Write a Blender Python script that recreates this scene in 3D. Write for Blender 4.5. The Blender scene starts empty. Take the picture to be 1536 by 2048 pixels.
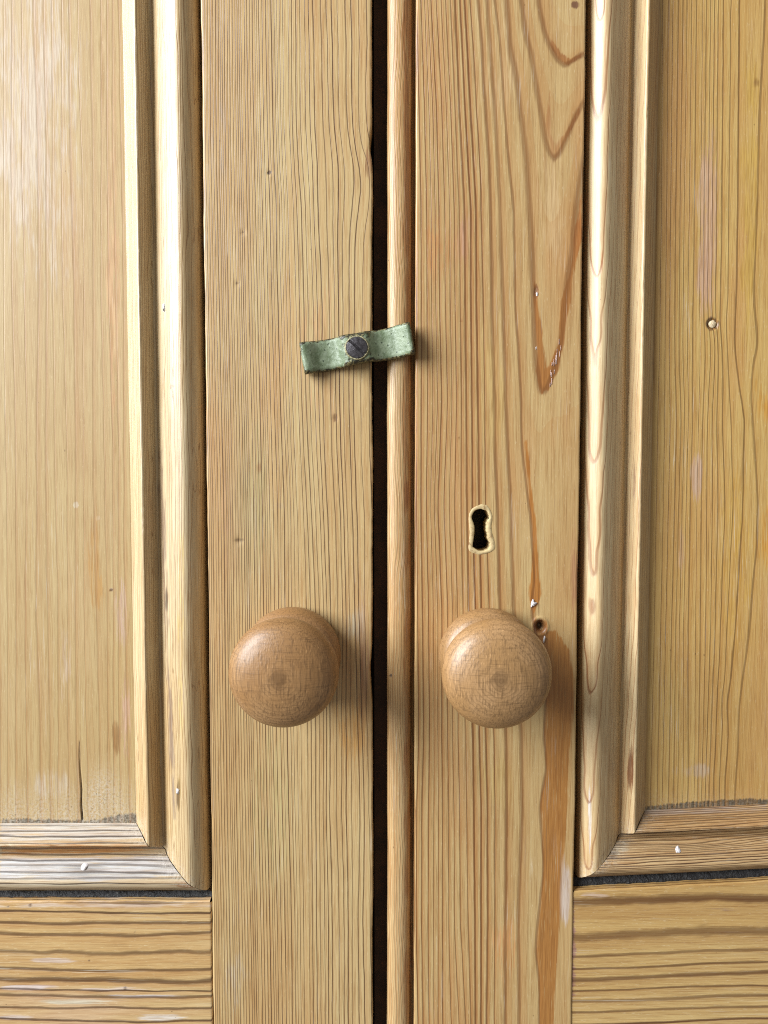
import bpy, bmesh, math, random
import numpy as np
random.seed(7); RNG = np.random.default_rng(11)
S = bpy.context.scene

# ------------------------------------------------------------------ camera
F, CX, CY = 1500.0, 768.0, 1024.0          # focal length and centre, in photograph pixels
DIST, TILT = 0.318, math.atan(80 / 1500.0)  # metres from the doors, pitch down
cam_d = bpy.data.cameras.new('camera'); cam = bpy.data.objects.new('camera', cam_d)
S.collection.objects.link(cam); S.camera = cam
cam_d.sensor_fit = 'VERTICAL'; cam_d.sensor_height = 36.0; cam_d.lens = 36.0 * F / 2048.0
cam_d.clip_start = 0.01; cam_d.clip_end = 50
cam.location = (0, -DIST, 0); cam.rotation_euler = (math.pi / 2 - TILT, 0, 0)

# ------------------------------------------------------------------ light: a window to the upper left, a pale room
W = bpy.data.worlds.new('World'); S.world = W; W.use_nodes = True
W.node_tree.nodes['Background'].inputs[0].default_value = (1.0, 0.96, 0.89, 1)
W.node_tree.nodes['Background'].inputs[1].default_value = 0.26
def area(name, loc, target, sx, sy, power, col):
    d = bpy.data.lights.new(name, 'AREA'); d.shape = 'RECTANGLE'; d.size = sx; d.size_y = sy
    d.energy = power; d.color = col
    o = bpy.data.objects.new(name, d); S.collection.objects.link(o); o.location = loc
    from mathutils import Vector
    o.rotation_euler = (Vector(target) - Vector(loc)).to_track_quat('-Z', 'Y').to_euler()
    return o
area('window_light', (-1.90, -1.12, 0.95), (0, 0, 0.0), 1.35, 1.8, 150.0, (0.90, 0.95, 1.0))
S.view_settings.view_transform = 'Standard'; S.view_settings.look = 'None'
S.view_settings.exposure = 0.0; S.view_settings.gamma = 1.0; S.view_settings.use_curve_mapping = False
S.render.engine = 'CYCLES'; S.cycles.use_denoising = False; S.cycles.filter_width = 1.05

# ------------------------------------------------------------------ helpers
ct, st = math.cos(TILT), math.sin(TILT)
def P(px, py, y=0.0):
    """where the line of sight through a photo pixel meets the plane at depth y: (x, z) in metres"""
    u = (np.asarray(px, float) - CX) / F; v = -(np.asarray(py, float) - CY) / F
    dy = v * st + ct; dz = v * ct - st
    t = (y + DIST) / dy
    return u * t, dz * t
def proj(x, y, z):
    yy = np.asarray(y) + DIST
    fwd = yy * ct - z * st; up = yy * st + z * ct
    return CX + F * x / fwd, CY - F * up / fwd
def wob(t, seed, amp, freqs=(1, 2.3, 5.1, 11.7), fall=0.6):
    r = np.random.default_rng(seed); out = 0; a = 1.0; n = 0
    for f in freqs:
        out = out + a * np.sin(np.asarray(t) * f + r.uniform(0, 6.28)); n += a; a *= fall
    return amp * out / n
def ticks(lo, hi, step, fine=(), outer=None):
    """grid positions between lo and hi, denser inside the intervals of fine: (centre, half, step)"""
    out = [lo]; p = lo
    while p < hi - 1e-9:
        s = step
        if outer and (p < outer[0] or p >= outer[1]): s = outer[2]
        for c, h, fs in fine:
            if c - h - 1e-9 <= p < c + h: s = min(s, fs)
            elif p < c - h < p + s: s = min(s, max(c - h - p, 1e-5))
        p = min(p + s, hi); out.append(p)
    if len(out) > 2 and out[-1] - out[-2] < 0.25 * step: out.pop(-2)
    return np.array(out)
class TPS:
    """thin plate spline through the traced growth-ring lines of a board"""
    def __init__(self, pts, val, aniso, lam=1e-4):
        self.a = np.array(aniso, float); X = np.asarray(pts) * self.a
        n = len(X); self.X = X
        K = self.k(((X[:, None] - X[None]) ** 2).sum(-1)) + lam * np.eye(n)
        Q = np.c_[np.ones(n), X]
        A = np.block([[K, Q], [Q.T, np.zeros((3, 3))]])
        self.w = np.linalg.solve(A, np.r_[np.asarray(val, float), 0, 0, 0])
    def k(self, r2): return 0.5 * r2 * np.log(r2 + 1e-12)
    def __call__(self, p):
        p = np.asarray(p) * self.a; out = np.empty(len(p))
        for i in range(0, len(p), 20000):
            q = p[i:i + 20000]
            r2 = (q ** 2).sum(1)[:, None] + (self.X ** 2).sum(1)[None] - 2 * q @ self.X.T
            out[i:i + 20000] = self.k(np.maximum(r2, 0)) @ self.w[:-3] + self.w[-3] + q @ self.w[-2:]
        return out
def densify(poly, step):
    poly = np.asarray(poly, float); out = [poly[0]]
    for a, b in zip(poly[:-1], poly[1:]):
        n = max(1, int(np.hypot(*(b - a)) / step)); out += [a + (b - a) * i / n for i in range(1, n + 1)]
    return np.array(out)
def ring_field(lines, depth, aniso, step=70):
    """lines: (ring number, half width mm, [(px, py)...]) -> functions of (x, z) in mm giving ring phase and line width"""
    pts, val, wid = [], [], []
    for phi, lw, poly in lines:
        d = densify(poly, step); x, z = P(d[:, 0], d[:, 1], depth)
        pts += list(np.c_[x, z] * 1000); val += [phi] * len(d); wid += [lw] * len(d)
    pts = np.array(pts); keep = []                      # thin out coincident points
    for i, p in enumerate(pts):
        if all(np.hypot(*(p - pts[j])) > 0.5 for j in keep[-80:]): keep.append(i)
    pts = pts[keep]; val = np.array(val)[keep]; wid = np.array(wid)[keep]
    f = TPS(pts, val, aniso)
    def lwf(q):
        a = np.asarray(aniso); out = np.empty(len(q))
        for i in range(0, len(q), 20000):
            r2 = ((q[i:i + 20000, None] * a - pts[None] * a) ** 2).sum(-1) + 0.4
            w = r2 ** -2; out[i:i + 20000] = (w * wid).sum(1) / w.sum(1)
        return out
    return f, lwf
def in_poly(px, py, poly):
    """signed distance in pixels, positive inside"""
    poly = np.asarray(poly, float); ins = np.zeros(px.shape, bool); d2 = np.full(px.shape, 1e18)
    for (x1, y1), (x2, y2) in zip(poly, np.roll(poly, -1, 0)):
        c = ((y1 > py) != (y2 > py)) & (px < (x2 - x1) * (py - y1) / (y2 - y1 + 1e-12) + x1); ins ^= c
        vx, vy = x2 - x1, y2 - y1; t = np.clip(((px - x1) * vx + (py - y1) * vy) / (vx * vx + vy * vy + 1e-12), 0, 1)
        d2 = np.minimum(d2, (px - x1 - t * vx) ** 2 + (py - y1 - t * vy) ** 2)
    return np.where(ins, 1, -1) * np.sqrt(d2)
def stain_and_light(px, py, items):
    """vertex colours for stains and painted light: ('p', polygon, soft px, rgb, strength) or ('e', cx, cy, rx, ry, rgb, strength)"""
    col = np.zeros(px.shape + (4,)); col[..., :3] = 0.4
    for it in items:
        if it[0] == 'p': m = np.clip(in_poly(px, py, it[1]) / it[2] * 0.5 + 0.5, 0, 1); rgb, k = it[3], it[4]
        else:
            _, cx, cy, rx, ry, rgb, k = it
            m = np.clip(1.4 - 1.4 * np.sqrt(((px - cx) / rx) ** 2 + ((py - cy) / ry) ** 2), 0, 1)
        m = np.clip(m * k, 0, 1); a0 = col[..., 3]; a1 = m + a0 * (1 - m)
        w = np.where(a1 > 1e-6, m / np.maximum(a1, 1e-6), 0)[..., None]
        col[..., :3] = col[..., :3] * (1 - w) + np.array(rgb) * w; col[..., 3] = a1
    return col
def seg_dist(px, py, poly):
    d2 = np.full(px.shape, 1e18); poly = np.asarray(poly, float)
    for (x1, y1), (x2, y2) in zip(poly[:-1], poly[1:]):
        vx, vy = x2 - x1, y2 - y1; t = np.clip(((px - x1) * vx + (py - y1) * vy) / (vx * vx + vy * vy + 1e-12), 0, 1)
        d2 = np.minimum(d2, (px - x1 - t * vx) ** 2 + (py - y1 - t * vy) ** 2)
    return np.sqrt(d2)

# ------------------------------------------------------------------ object making
def link(o, parent=None):
    S.collection.objects.link(o)
    if parent is not None: o.parent = parent
    return o
def door_root(loc, label):
    o = bpy.data.objects.new('cupboard_door', None); o.location = loc; o.empty_display_size = 0.05
    o['label'] = label; o['category'] = 'cupboard door'; o['group'] = 'pair of cupboard doors'
    return link(o)
def mesh_obj(name, V, Fc, mat, parent, attrs=None, smooth=True, label=None, origin=None):
    base = np.array(parent.matrix_world.translation if parent else (0, 0, 0)) if origin is None else np.array(origin)
    p = parent; base = np.zeros(3)
    while p is not None: base += np.array(p.location); p = p.parent
    off = np.array(origin) if origin is not None else base
    me = bpy.data.meshes.new(name); me.from_pydata([tuple(v) for v in (np.asarray(V) - off)], [], Fc); me.update()
    if smooth: me.shade_smooth()
    for k, a in (attrs or {}).items():
        a = np.asarray(a, np.float32)
        if a.ndim == 2:
            at = me.attributes.new(k, 'FLOAT_COLOR', 'POINT'); at.data.foreach_set('color', a.ravel())
        else:
            at = me.attributes.new(k, 'FLOAT', 'POINT'); at.data.foreach_set('value', a)
    me.materials.append(mat)
    o = bpy.data.objects.new(name, me); o.location = off - base
    if label: o['label'] = label
    return link(o, parent)
def grid_faces(nu, nv, keep=None, wrap=False):
    i, j = np.meshgrid(np.arange(nu if wrap else nu - 1), np.arange(nv - 1), indexing='ij')
    i2 = (i + 1) % nu
    f = np.stack([i * nv + j, i2 * nv + j, i2 * nv + j + 1, i * nv + j + 1], -1)
    if keep is not None: f = f[keep]
    return f.reshape(-1, 4)
def facing(V, Fc, want=(0, -1, 0)):
    V = np.asarray(V); Fq = np.asarray(Fc); a = V[Fq[:, 1]] - V[Fq[:, 0]]; b = V[Fq[:, 3]] - V[Fq[:, 0]]
    n = np.cross(a, b).sum(0)
    return Fq[:, ::-1] if n @ np.array(want) < 0 else Fq

# ------------------------------------------------------------------ materials
class NT:
    def __init__(self, name):
        self.m = bpy.data.materials.new(name); self.m.use_nodes = True
        self.t = self.m.node_tree; self.t.nodes.clear()
        self.out = self.t.nodes.new('ShaderNodeOutputMaterial'); self.b = self.t.nodes.new('ShaderNodeBsdfPrincipled')
        self.t.links.new(self.b.outputs[0], self.out.inputs[0])
    def set(self, sock, v):
        if isinstance(v, bpy.types.NodeSocket): self.t.links.new(v, sock)
        elif v is not None:
            if hasattr(sock.default_value, '__len__') and not isinstance(v, (int, float)) and len(v) == 3 and len(sock.default_value) == 4: v = (*v, 1)
            sock.default_value = v
    def math(self, op, a, b=None, c=None, clamp=False):
        n = self.t.nodes.new('ShaderNodeMath'); n.operation = op; n.use_clamp = clamp
        for s, v in zip(n.inputs, (a, b, c)): self.set(s, v)
        return n.outputs[0]
    def mapr(self, v, a, b, c=0.0, d=1.0, smooth=True):
        n = self.t.nodes.new('ShaderNodeMapRange'); n.interpolation_type = 'SMOOTHSTEP' if smooth else 'LINEAR'
        for s, x in zip(n.inputs[:5], (v, a, b, c, d)): self.set(s, x)
        return n.outputs[0]
    def attr(self, name):
        n = self.t.nodes.new('ShaderNodeAttribute'); n.attribute_name = name; return n
    def coord(self, kind='Object'):
        return self.t.nodes.new('ShaderNodeTexCoord').outputs[kind]
    def noise(self, vec, scale, detail=2.0, rough=0.5, dim='3D', off=(0, 0, 0), s=1.0):
        mp = self.t.nodes.new('ShaderNodeMapping'); mp.inputs['Scale'].default_value = scale; mp.inputs['Location'].default_value = off
        self.t.links.new(vec, mp.inputs['Vector'])
        n = self.t.nodes.new('ShaderNodeTexNoise'); n.inputs['Scale'].default_value = s
        n.inputs['Detail'].default_value = detail; n.inputs['Roughness'].default_value = rough
        self.t.links.new(mp.outputs[0], n.inputs['Vector']); return n.outputs[0]
    def voro(self, vec, scale, off=(0, 0, 0)):
        mp = self.t.nodes.new('ShaderNodeMapping'); mp.inputs['Scale'].default_value = scale; mp.inputs['Location'].default_value = off
        self.t.links.new(vec, mp.inputs['Vector'])
        n = self.t.nodes.new('ShaderNodeTexVoronoi'); n.inputs['Scale'].default_value = 1.0
        self.t.links.new(mp.outputs[0], n.inputs['Vector']); return n.outputs['Distance']
    def white(self, v):
        n = self.t.nodes.new('ShaderNodeTexWhiteNoise'); n.noise_dimensions = '1D'; self.set(n.inputs['W'], v); return n.outputs['Value']
    def mix(self, f, a, b, blend='MIX'):
        n = self.t.nodes.new('ShaderNodeMix'); n.data_type = 'RGBA'; n.blend_type = blend
        self.set(n.inputs[0], f); self.set(n.inputs[6], a); self.set(n.inputs[7], b); return n.outputs[2]
    def bump(self, h, dist, strength=1.0, normal=None):
        n = self.t.nodes.new('ShaderNodeBump'); n.inputs['Distance'].default_value = dist; n.inputs['Strength'].default_value = strength
        self.set(n.inputs['Height'], h)
        if normal is not None: self.t.links.new(normal, n.inputs['Normal'])
        return n.outputs[0]
    def done(self, color, rough=0.5, normal=None, **kw):
        self.set(self.b.inputs['Base Color'], color); self.set(self.b.inputs['Roughness'], rough)
        if normal is not None: self.t.links.new(normal, self.b.inputs['Normal'])
        for k, v in kw.items(): self.set(self.b.inputs[k.replace('_', ' ')], v)
        return self.m
def srgb(r, g, b):
    return tuple(((c / 255) / 12.92 if c / 255 <= 0.04045 else ((c / 255 + 0.055) / 1.055) ** 2.4) for c in (r, g, b))

def pine(name, axis='z', tones=None, line=srgb(104, 66, 34), tail_col=srgb(168, 104, 46), strength=0.85, tail=0.35, tail_w=1.6,
         rough=0.42, coat=0.25, wobble=0.10, bump=0.00012, seed=0.0, fibre=0.62, soft=1.0, late=0.28, tvar=(0.5, 1.6), mids=0.8):
    """pine: ring lines follow the traced ring phase stored on the mesh"""
    tones = tones or (srgb(196, 158, 104), srgb(208, 176, 124), srgb(190, 142, 92))
    tones = [(c_[0] * 0.965, c_[1] * 0.985, c_[2] * 0.98) for c_ in tones]
    t = NT(name); co = t.coord(); o = (seed * 3.1, seed * 1.7, seed * 2.3)
    def sc(across, along): return (along, across, across) if axis == 'x' else (across, across, along)
    phi = t.attr('phi').outputs['Fac']; rate = t.attr('rate').outputs['Fac']; lw = t.attr('lw').outputs['Fac']
    wear = t.attr('wear').outputs['Fac']; tint = t.attr('tint')
    wn = t.noise(co, sc(160, 22), 3, 0.55, off=o)
    p = t.math('ADD', phi, t.math('MULTIPLY', t.math('SUBTRACT', wn, 0.5), wobble))
    idx = t.math('FLOOR', t.math('ADD', p, 0.5)); fr = t.math('SUBTRACT', p, idx)
    d = t.math('DIVIDE', fr, t.math('MAXIMUM', rate, 1e-4))                # signed mm to the nearest ring line
    ad = t.math('ABSOLUTE', d)
    r1 = t.white(t.math('ADD', idx, 7.3 + seed)); r2 = t.white(t.math('ADD', idx, 91.7 + seed))
    thick = t.math('MULTIPLY', lw, t.mapr(t.math('ADD', r1, t.math('MULTIPLY', t.noise(co, sc(300, 30), 2, off=(5, 2, 9)), 0.8)), 0.2, 1.6, tvar[0], tvar[1], False))
    edge = t.math('MULTIPLY', thick, t.math('ADD', 1.0, t.math('MULTIPLY', t.math('SUBTRACT', t.noise(co, sc(2600, 140), 2, off=(3, 8, 1)), 0.5), 1.0)))
    L = t.math('SUBTRACT', 1.0, t.mapr(ad, t.math('MULTIPLY', edge, 0.25), t.math('MULTIPLY', edge, 1.15 * soft)))
    dark = t.mapr(t.math('ADD', t.math('MULTIPLY', r2, 0.6), t.math('MULTIPLY', t.noise(co, sc(220, 9), 3, off=(1, 6, 4)), 0.9)), 0.35, 1.15, 0.55, 1.0, False)
    Ls = t.math('MULTIPLY', t.math('MULTIPLY', L, dark), strength)
    # latewood shades off on one side of each line
    tl = t.math('SUBTRACT', 1.0, t.mapr(d, 0.0, t.math('MULTIPLY', thick, 1.0 + 2.2 * tail_w)))
    tl = t.math('MULTIPLY', tl, t.math('GREATER_THAN', d, 0.0)); tl = t.math('MULTIPLY', tl, t.math('MULTIPLY', dark, tail))
    # early wood: broad tone drift, streaks, fibres
    big = t.noise(co, sc(26, 6), 3, 0.6, off=(o[0] + 2, o[1], o[2])); mid = t.noise(co, sc(330, 10), 4, 0.6, off=o)
    fib = t.noise(co, sc(2300, 70), 3, 0.6, off=o); spk = t.noise(co, sc(2600, 420), 2, 0.6, off=(o[0], 4, 2))
    c = t.mix(t.mapr(big, 0.34, 0.66), tones[0], tones[1])
    c = t.mix(t.mapr(t.noise(co, sc(40, 7), 3, 0.6, off=(9, o[1], 3)), 0.52, 0.72, 0, 0.8), c, tones[2])
    c = t.mix(t.mapr(mid, 0.30, 0.72, 0, 0.40), c, t.mix(1.0, c, srgb(222, 198, 168), 'MULTIPLY'))
    c = t.mix(t.math('MULTIPLY', t.mapr(fib, 0.42, 0.78), fibre), c, t.mix(1.0, c, srgb(190, 158, 122), 'MULTIPLY'))
    c = t.mix(t.math('MULTIPLY', t.mapr(spk, 0.58, 0.8), fibre * 0.8), c, srgb(232, 212, 172))
    # stains, worn patches and painted light, from the vertex tint
    sn = t.math('ADD', t.noise(co, sc(1100, 60), 4, 0.7, off=(2, 2, 7)), t.math('MULTIPLY', t.noise(co, sc(150, 40), 3, 0.6, off=(6, 2, 3)), 0.8))
    ta = t.math('ADD', tint.outputs['Alpha'], t.math('MULTIPLY', t.math('SUBTRACT', sn, 0.9), 1.5))
    ta = t.math('MULTIPLY', t.mapr(ta, 0.32, 0.72), t.mapr(tint.outputs['Alpha'], 0.02, 0.40, 0, 0.9))
    tc = t.mix(t.mapr(fib, 0.40, 0.66, 0, 0.65), tint.outputs['Color'], t.mix(1.0, tint.outputs['Color'], srgb(198, 180, 160), 'MULTIPLY'))
    tc = t.mix(t.mapr(t.noise(co, sc(1500, 70), 3, 0.6, off=(1, 9, 5)), 0.57, 0.70, 0, 0.75), tc, c)
    c = t.mix(ta, c, tc)
    c = t.mix(tl, c, tail_col)
    gr = t.math('MULTIPLY', t.math('POWER', t.math('ADD', fr, 0.5), 3.0), t.math('MULTIPLY', dark, late)); c = t.mix(gr, c, tail_col)
    c = t.mix(Ls, c, line)
    # chalky residue left in the grain after stripping, and hairline scratches
    ch = t.math('MULTIPLY', t.mapr(t.noise(co, sc(1300, 34), 4, 0.65, off=(o[0], 7, 7)), 0.56, 0.68), t.mapr(t.noise(co, sc(60, 14), 3, 0.6, off=(o[0], 3, 8)), 0.46, 0.66, 0, 0.45))
    c = t.mix(ch, c, srgb(222, 210, 188))
    sk = t.math('MULTIPLY', t.mapr(t.noise(co, sc(2400, 26), 2, 0.5, off=(4, o[1], 1)), 0.63, 0.72), t.mapr(t.noise(co, sc(120, 20), 2, 0.5, off=(9, 1, o[2])), 0.45, 0.65, 0, 0.4))
    c = t.mix(sk, c, srgb(112, 80, 48))
    # little dirt specks
    vd = t.voro(co, sc(330, 160), off=o); c = t.mix(t.math('MULTIPLY', t.math('LESS_THAN', vd, t.mapr(t.noise(co, (70, 70, 70), 1), 0.55, 0.8, 0.0, 0.10)), 0.55), c, srgb(96, 66, 40))
    # worn ground: grime and chewed fibres
    wnz = t.noise(co, (900, 900, 900), 4, 0.7, off=(4, 4, 4)); wm = t.math('MULTIPLY', wear, t.mapr(wnz, 0.38, 0.62))
    c = t.mix(t.math('MULTIPLY', wm, 0.55), c, srgb(206, 196, 178))
    c = t.mix(t.math('MULTIPLY', t.math('MULTIPLY', wear, t.mapr(t.noise(co, (700, 700, 700), 4, 0.7, off=(8, 1, 2)), 0.56, 0.70)), 0.8), c, srgb(92, 74, 52))
    h = t.math('ADD', t.math('MULTIPLY', L, -0.6), t.math('MULTIPLY', fib, 0.55))
    h = t.math('ADD', h, t.math('MULTIPLY', mid, mids)); h = t.math('ADD', h, t.math('MULTIPLY', spk, 0.22))
    h = t.math('ADD', h, t.math('MULTIPLY', t.math('MULTIPLY', wear, wnz), 3.0))
    nrm = t.bump(h, bump)
    rg = t.math('ADD', rough, t.math('MULTIPLY', t.math('SUBTRACT', mid, 0.5), 0.25))
    rg = t.math('ADD', rg, t.math('MULTIPLY', wear, 0.3))
    return t.done(c, rg, nrm, Coat_Weight=coat, Coat_Roughness=0.38)

def plain(name, col, rough=0.6, noise_s=600, col2=None, bump=0.0, metal=0.0, lo=0.4, hi=0.6):
    t = NT(name); co = t.coord(); n = t.noise(co, (noise_s,) * 3, 4, 0.65)
    c = t.mix(t.mapr(n, lo, hi), col, col2 or tuple(x * 0.6 for x in col))
    return t.done(c, rough, t.bump(n, bump) if bump else None, Metallic=metal)

M = {}
M['stile_l'] = pine('fine_grained_pine', tones=(srgb(204, 170, 118), srgb(208, 182, 132), srgb(206, 166, 114)), line=srgb(84, 54, 30), strength=1.0, tail=0.22, tail_w=0.6, wobble=0.08, seed=1, bump=0.00007, tvar=(0.65, 1.35))
M['stile_r'] = pine('flame_grained_pine', tones=(srgb(196, 162, 110), srgb(202, 172, 120), srgb(200, 156, 104)), line=srgb(112, 66, 28), tail_col=srgb(172, 112, 52), strength=0.95, tail=0.55, tail_w=1.3, wobble=0.10, seed=2, bump=0.00010)
M['panel_l'] = pine('faded_panel_pine', tones=(srgb(194, 166, 116), srgb(199, 173, 126), srgb(196, 162, 116)), line=srgb(140, 104, 64), strength=0.52, tail=0.35, tail_w=1.2, seed=3, wobble=0.30, rough=0.42, coat=0.4, soft=1.15, bump=0.00005, fibre=0.5, mids=0.2, late=0.15)
M['panel_r'] = pine('honey_panel_pine', tones=(srgb(202, 162, 98), srgb(208, 174, 108), srgb(202, 156, 98)), line=srgb(108, 72, 34), tail_col=srgb(178, 126, 56), strength=0.8, tail=0.45, tail_w=1.6, seed=4, wobble=0.16)
M['rail_l'] = pine('coarse_rail_pine', 'x', tones=(srgb(206, 170, 116), srgb(214, 184, 134), srgb(216, 184, 150)), line=srgb(72, 42, 20), strength=1.0, tail=0.35, tail_w=0.6, seed=5, wobble=0.12, bump=0.00018)
M['rail_r'] = pine('broad_rail_pine', 'x', tones=(srgb(200, 162, 102), srgb(206, 172, 114), srgb(206, 164, 114)), line=srgb(88, 50, 22), tail_col=srgb(140, 84, 40), strength=1.0, tail=0.25, tail_w=0.5, seed=6, wobble=0.11, bump=0.00018)
M['mould_v'] = pine('moulding_pine', tones=(srgb(206, 180, 136), srgb(214, 194, 156), srgb(202, 172, 124)), line=srgb(122, 82, 42), strength=0.65, tail=0.15, seed=7, wobble=0.25, rough=0.36, coat=0.4, late=0.06, bump=0.00008)
M['mould_vr'] = pine('chevron_moulding_pine', tones=(srgb(206, 174, 126), srgb(212, 188, 146), srgb(202, 164, 116)), line=srgb(128, 70, 28), tail_col=srgb(176, 112, 58), strength=0.75, tail=0.35, seed=8, wobble=0.12, rough=0.42, coat=0.25, late=0.12, bump=0.00008)
M['mould_h'] = pine('grey_moulding_pine', 'x', tones=(srgb(196, 170, 130), srgb(204, 188, 160), srgb(190, 150, 100)), line=srgb(66, 50, 38), strength=1.0, tail=0.15, late=0.1, seed=9, wobble=0.20, bump=0.0002)
M['mould_hr'] = pine('brown_moulding_pine', 'x', tones=(srgb(194, 156, 108), srgb(200, 170, 126), srgb(184, 138, 88)), line=srgb(66, 38, 18), tail_col=srgb(134, 80, 40), strength=1.0, tail=0.35, late=0.15, seed=10, wobble=0.30, bump=0.00015)
M['bead'] = pine('bead_pine', tones=(srgb(204, 166, 112), srgb(214, 186, 138), srgb(196, 146, 92)), line=srgb(120, 76, 38), strength=0.5, tail=0.3, seed=11, wobble=0.25, bump=0.0001)
M['shade'] = plain('shade_brown_rebate', srgb(74, 48, 28), 0.75, 90, srgb(56, 36, 22))  # dark brown puts the shade of the gap into the colour
M['grime'] = plain('blackened_joint_grime', srgb(36, 35, 36), 0.6, 800, srgb(96, 94, 90), 0.0010, lo=0.54, hi=0.76)
M['paint'] = plain('white_paint', srgb(232, 226, 224), 0.55, 1500, srgb(210, 200, 196), 0.0002)
M['chalk'] = plain('chalky_paint_residue', srgb(214, 190, 180), 0.7, 2500, srgb(180, 140, 120), 0.0002)
M['nail'] = plain('filled_nail', srgb(226, 206, 172), 0.5, 2200, srgb(196, 172, 134), 0.0001)
M['hole'] = plain('dark_knot', srgb(60, 30, 14), 0.5, 900, srgb(22, 12, 8))
M['insert'] = plain('pale_bone_insert', srgb(204, 180, 132), 0.65, 420, srgb(150, 118, 76), 0.0001, lo=0.48, hi=0.70)
M['cup'] = plain('dull_brass_cup', srgb(186, 178, 138), 0.45, 1500, srgb(112, 104, 74), 0.0003)
M['iron'] = plain('dark_iron', srgb(80, 76, 78), 0.40, 600, srgb(58, 54, 56), 0.0002, metal=0.35)
M['lock'] = plain('lock_darkness', srgb(52, 44, 36), 0.7)

def attrs_from(phi, rate, lw, tint=None, wear=None):
    n = phi.size
    return {'phi': phi.ravel(), 'rate': rate.ravel(), 'lw': np.broadcast_to(lw, phi.shape).ravel(),
            'tint': (tint if tint is not None else np.zeros(phi.shape + (4,))).reshape(-1, 4),
            'wear': (wear if wear is not None else np.zeros(phi.shape)).ravel()}
def grad_rate(phi, a, b):
    """|gradient| of the ring phase per millimetre on a tensor grid with positions a (axis 0) and b (axis 1) in metres"""
    g0 = np.gradient(phi, a * 1000, axis=0); g1 = np.gradient(phi, b * 1000, axis=1)
    return np.clip(np.hypot(g0, g1), 0.03, 3.0)

ZT, ZB, XW = 0.32, -0.36, 0.30           # how far the doors are built
DEEP = 0.020                              # door thickness
def board(name, xs, zs, depth, mat, parent, field, lwf, edges='', tints=(), wear=None, relief=None, hole=None,
          left=None, right=None, top=None, bottom=None, label=None, lim=None, extra=(0, 0), thick=DEEP):
    """a board: traced front sheet on a tensor grid, edges rounded and returned to the back on the sides named in edges"""
    X, Z = np.meshgrid(xs, zs, indexing='ij')
    if top is not None:                    # shear rows so that the end follows a slanted line
        t = (Z - zs[0]) / (zs[-1] - zs[0]); Z = zs[0] + t * (top(X) - zs[0])
    if bottom is not None:
        t = (zs[-1] - Z) / (zs[-1] - zs[0]); Z = zs[-1] - t * (zs[-1] - bottom(X))
    if left is not None:
        t = np.clip((xs[-1] - X) / (xs[-1] - xs[0]), 0, 1) ** 6; X = X + t * left(Z)
    if right is not None:
        t = np.clip((X - xs[0]) / (xs[-1] - xs[0]), 0, 1) ** 6; X = X + t * right(Z)
    Y = np.full(X.shape, depth)
    q = np.c_[X.ravel(), Z.ravel()] * 1000
    lo, hi = (np.array(lim[0]) * 1000, np.array(lim[1]) * 1000) if lim else (q.min(0), q.max(0))
    qc = np.clip(q, lo, hi)
    phi = (field(qc) + (q - qc) @ np.array(extra)).reshape(X.shape); lw = lwf(qc).reshape(X.shape)
    rate = grad_rate(phi, xs, zs)
    px, py = proj(X, Y, Z)
    tint = stain_and_light(px, py, tints); wr = wear(px, py) if wear else np.zeros(X.shape)
    if relief is not None: Y = Y + relief(px, py)
    keep = None
    if hole is not None:
        cx = (px[:-1, :-1] + px[1:, 1:]) / 2; cy = (py[:-1, :-1] + py[1:, 1:]) / 2
        keep = in_poly(cx, cy, hole) < 0
    nu, nv = X.shape
    V = np.stack([X, Y, Z], -1).reshape(-1, 3); idx = np.arange(nu * nv).reshape(nu, nv)
    Fc = facing(V, grid_faces(nu, nv, keep)).tolist()
    A = attrs_from(phi, rate, lw, tint, wr)
    Vs = [V]; n = len(V)
    def add_edge(ids, dirv):
        nonlocal n
        r = 0.0007; prev = ids; src = V[ids]; m = len(ids)
        steps = [(r * 0.45, r * 0.15), (r * 0.9, r * 0.6), (r, r * 1.5), (r, thick * 0.5), (r, thick)]
        for out, dp in steps:
            nvx = src + np.array(dirv) * out + np.array([0, dp, 0]); Vs.append(nvx)
            cur = np.arange(n, n + m); n += m
            for k in A:
                A[k] = np.concatenate([A[k], A[k].reshape((-1,) + A[k].shape[1:])[ids] + (dp * 600 if k == 'phi' else 0)])
            for a, b, c, d in zip(prev[:-1], prev[1:], cur[1:], cur[:-1]):
                f = [int(a), int(b), int(c), int(d)]; Fc.append(f if dirv[0] + dirv[2] * -1 < 0 else f[::-1])
            prev = cur
    if 'l' in edges: add_edge(idx[0, :], (-1, 0, 0))
    if 'r' in edges: add_edge(idx[-1, ::1], (1, 0, 0))
    if 't' in edges: add_edge(idx[:, -1], (0, 0, 1))
    if 'b' in edges: add_edge(idx[:, 0], (0, 0, -1))
    return mesh_obj(name, np.concatenate(Vs), Fc, mat, parent, A, label=label)

# ------------------------------------------------------------------ the two doors
XL = float(P(416, 900)[0])                # outer (moulding-side) edge of the left stile
XG0 = float(P(744.5, 1000)[0])            # right edge of the left stile
XB0 = float(P(774.5, 1000)[0]); XB1 = float(P(822, 1000)[0])   # bead on the right door's meeting edge
XS0 = float(P(830, 1000)[0]); XR = float(P(1156.5, 900)[0])
doorL = door_root((XL - 0.10, 0.0, ZB), 'pine cupboard door with a green metal turn catch and wooden knob, no keyhole')
doorR = door_root((XR + 0.10, 0.0, ZB), 'pine cupboard door with a keyhole above its wooden knob and a beaded edge')

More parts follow.
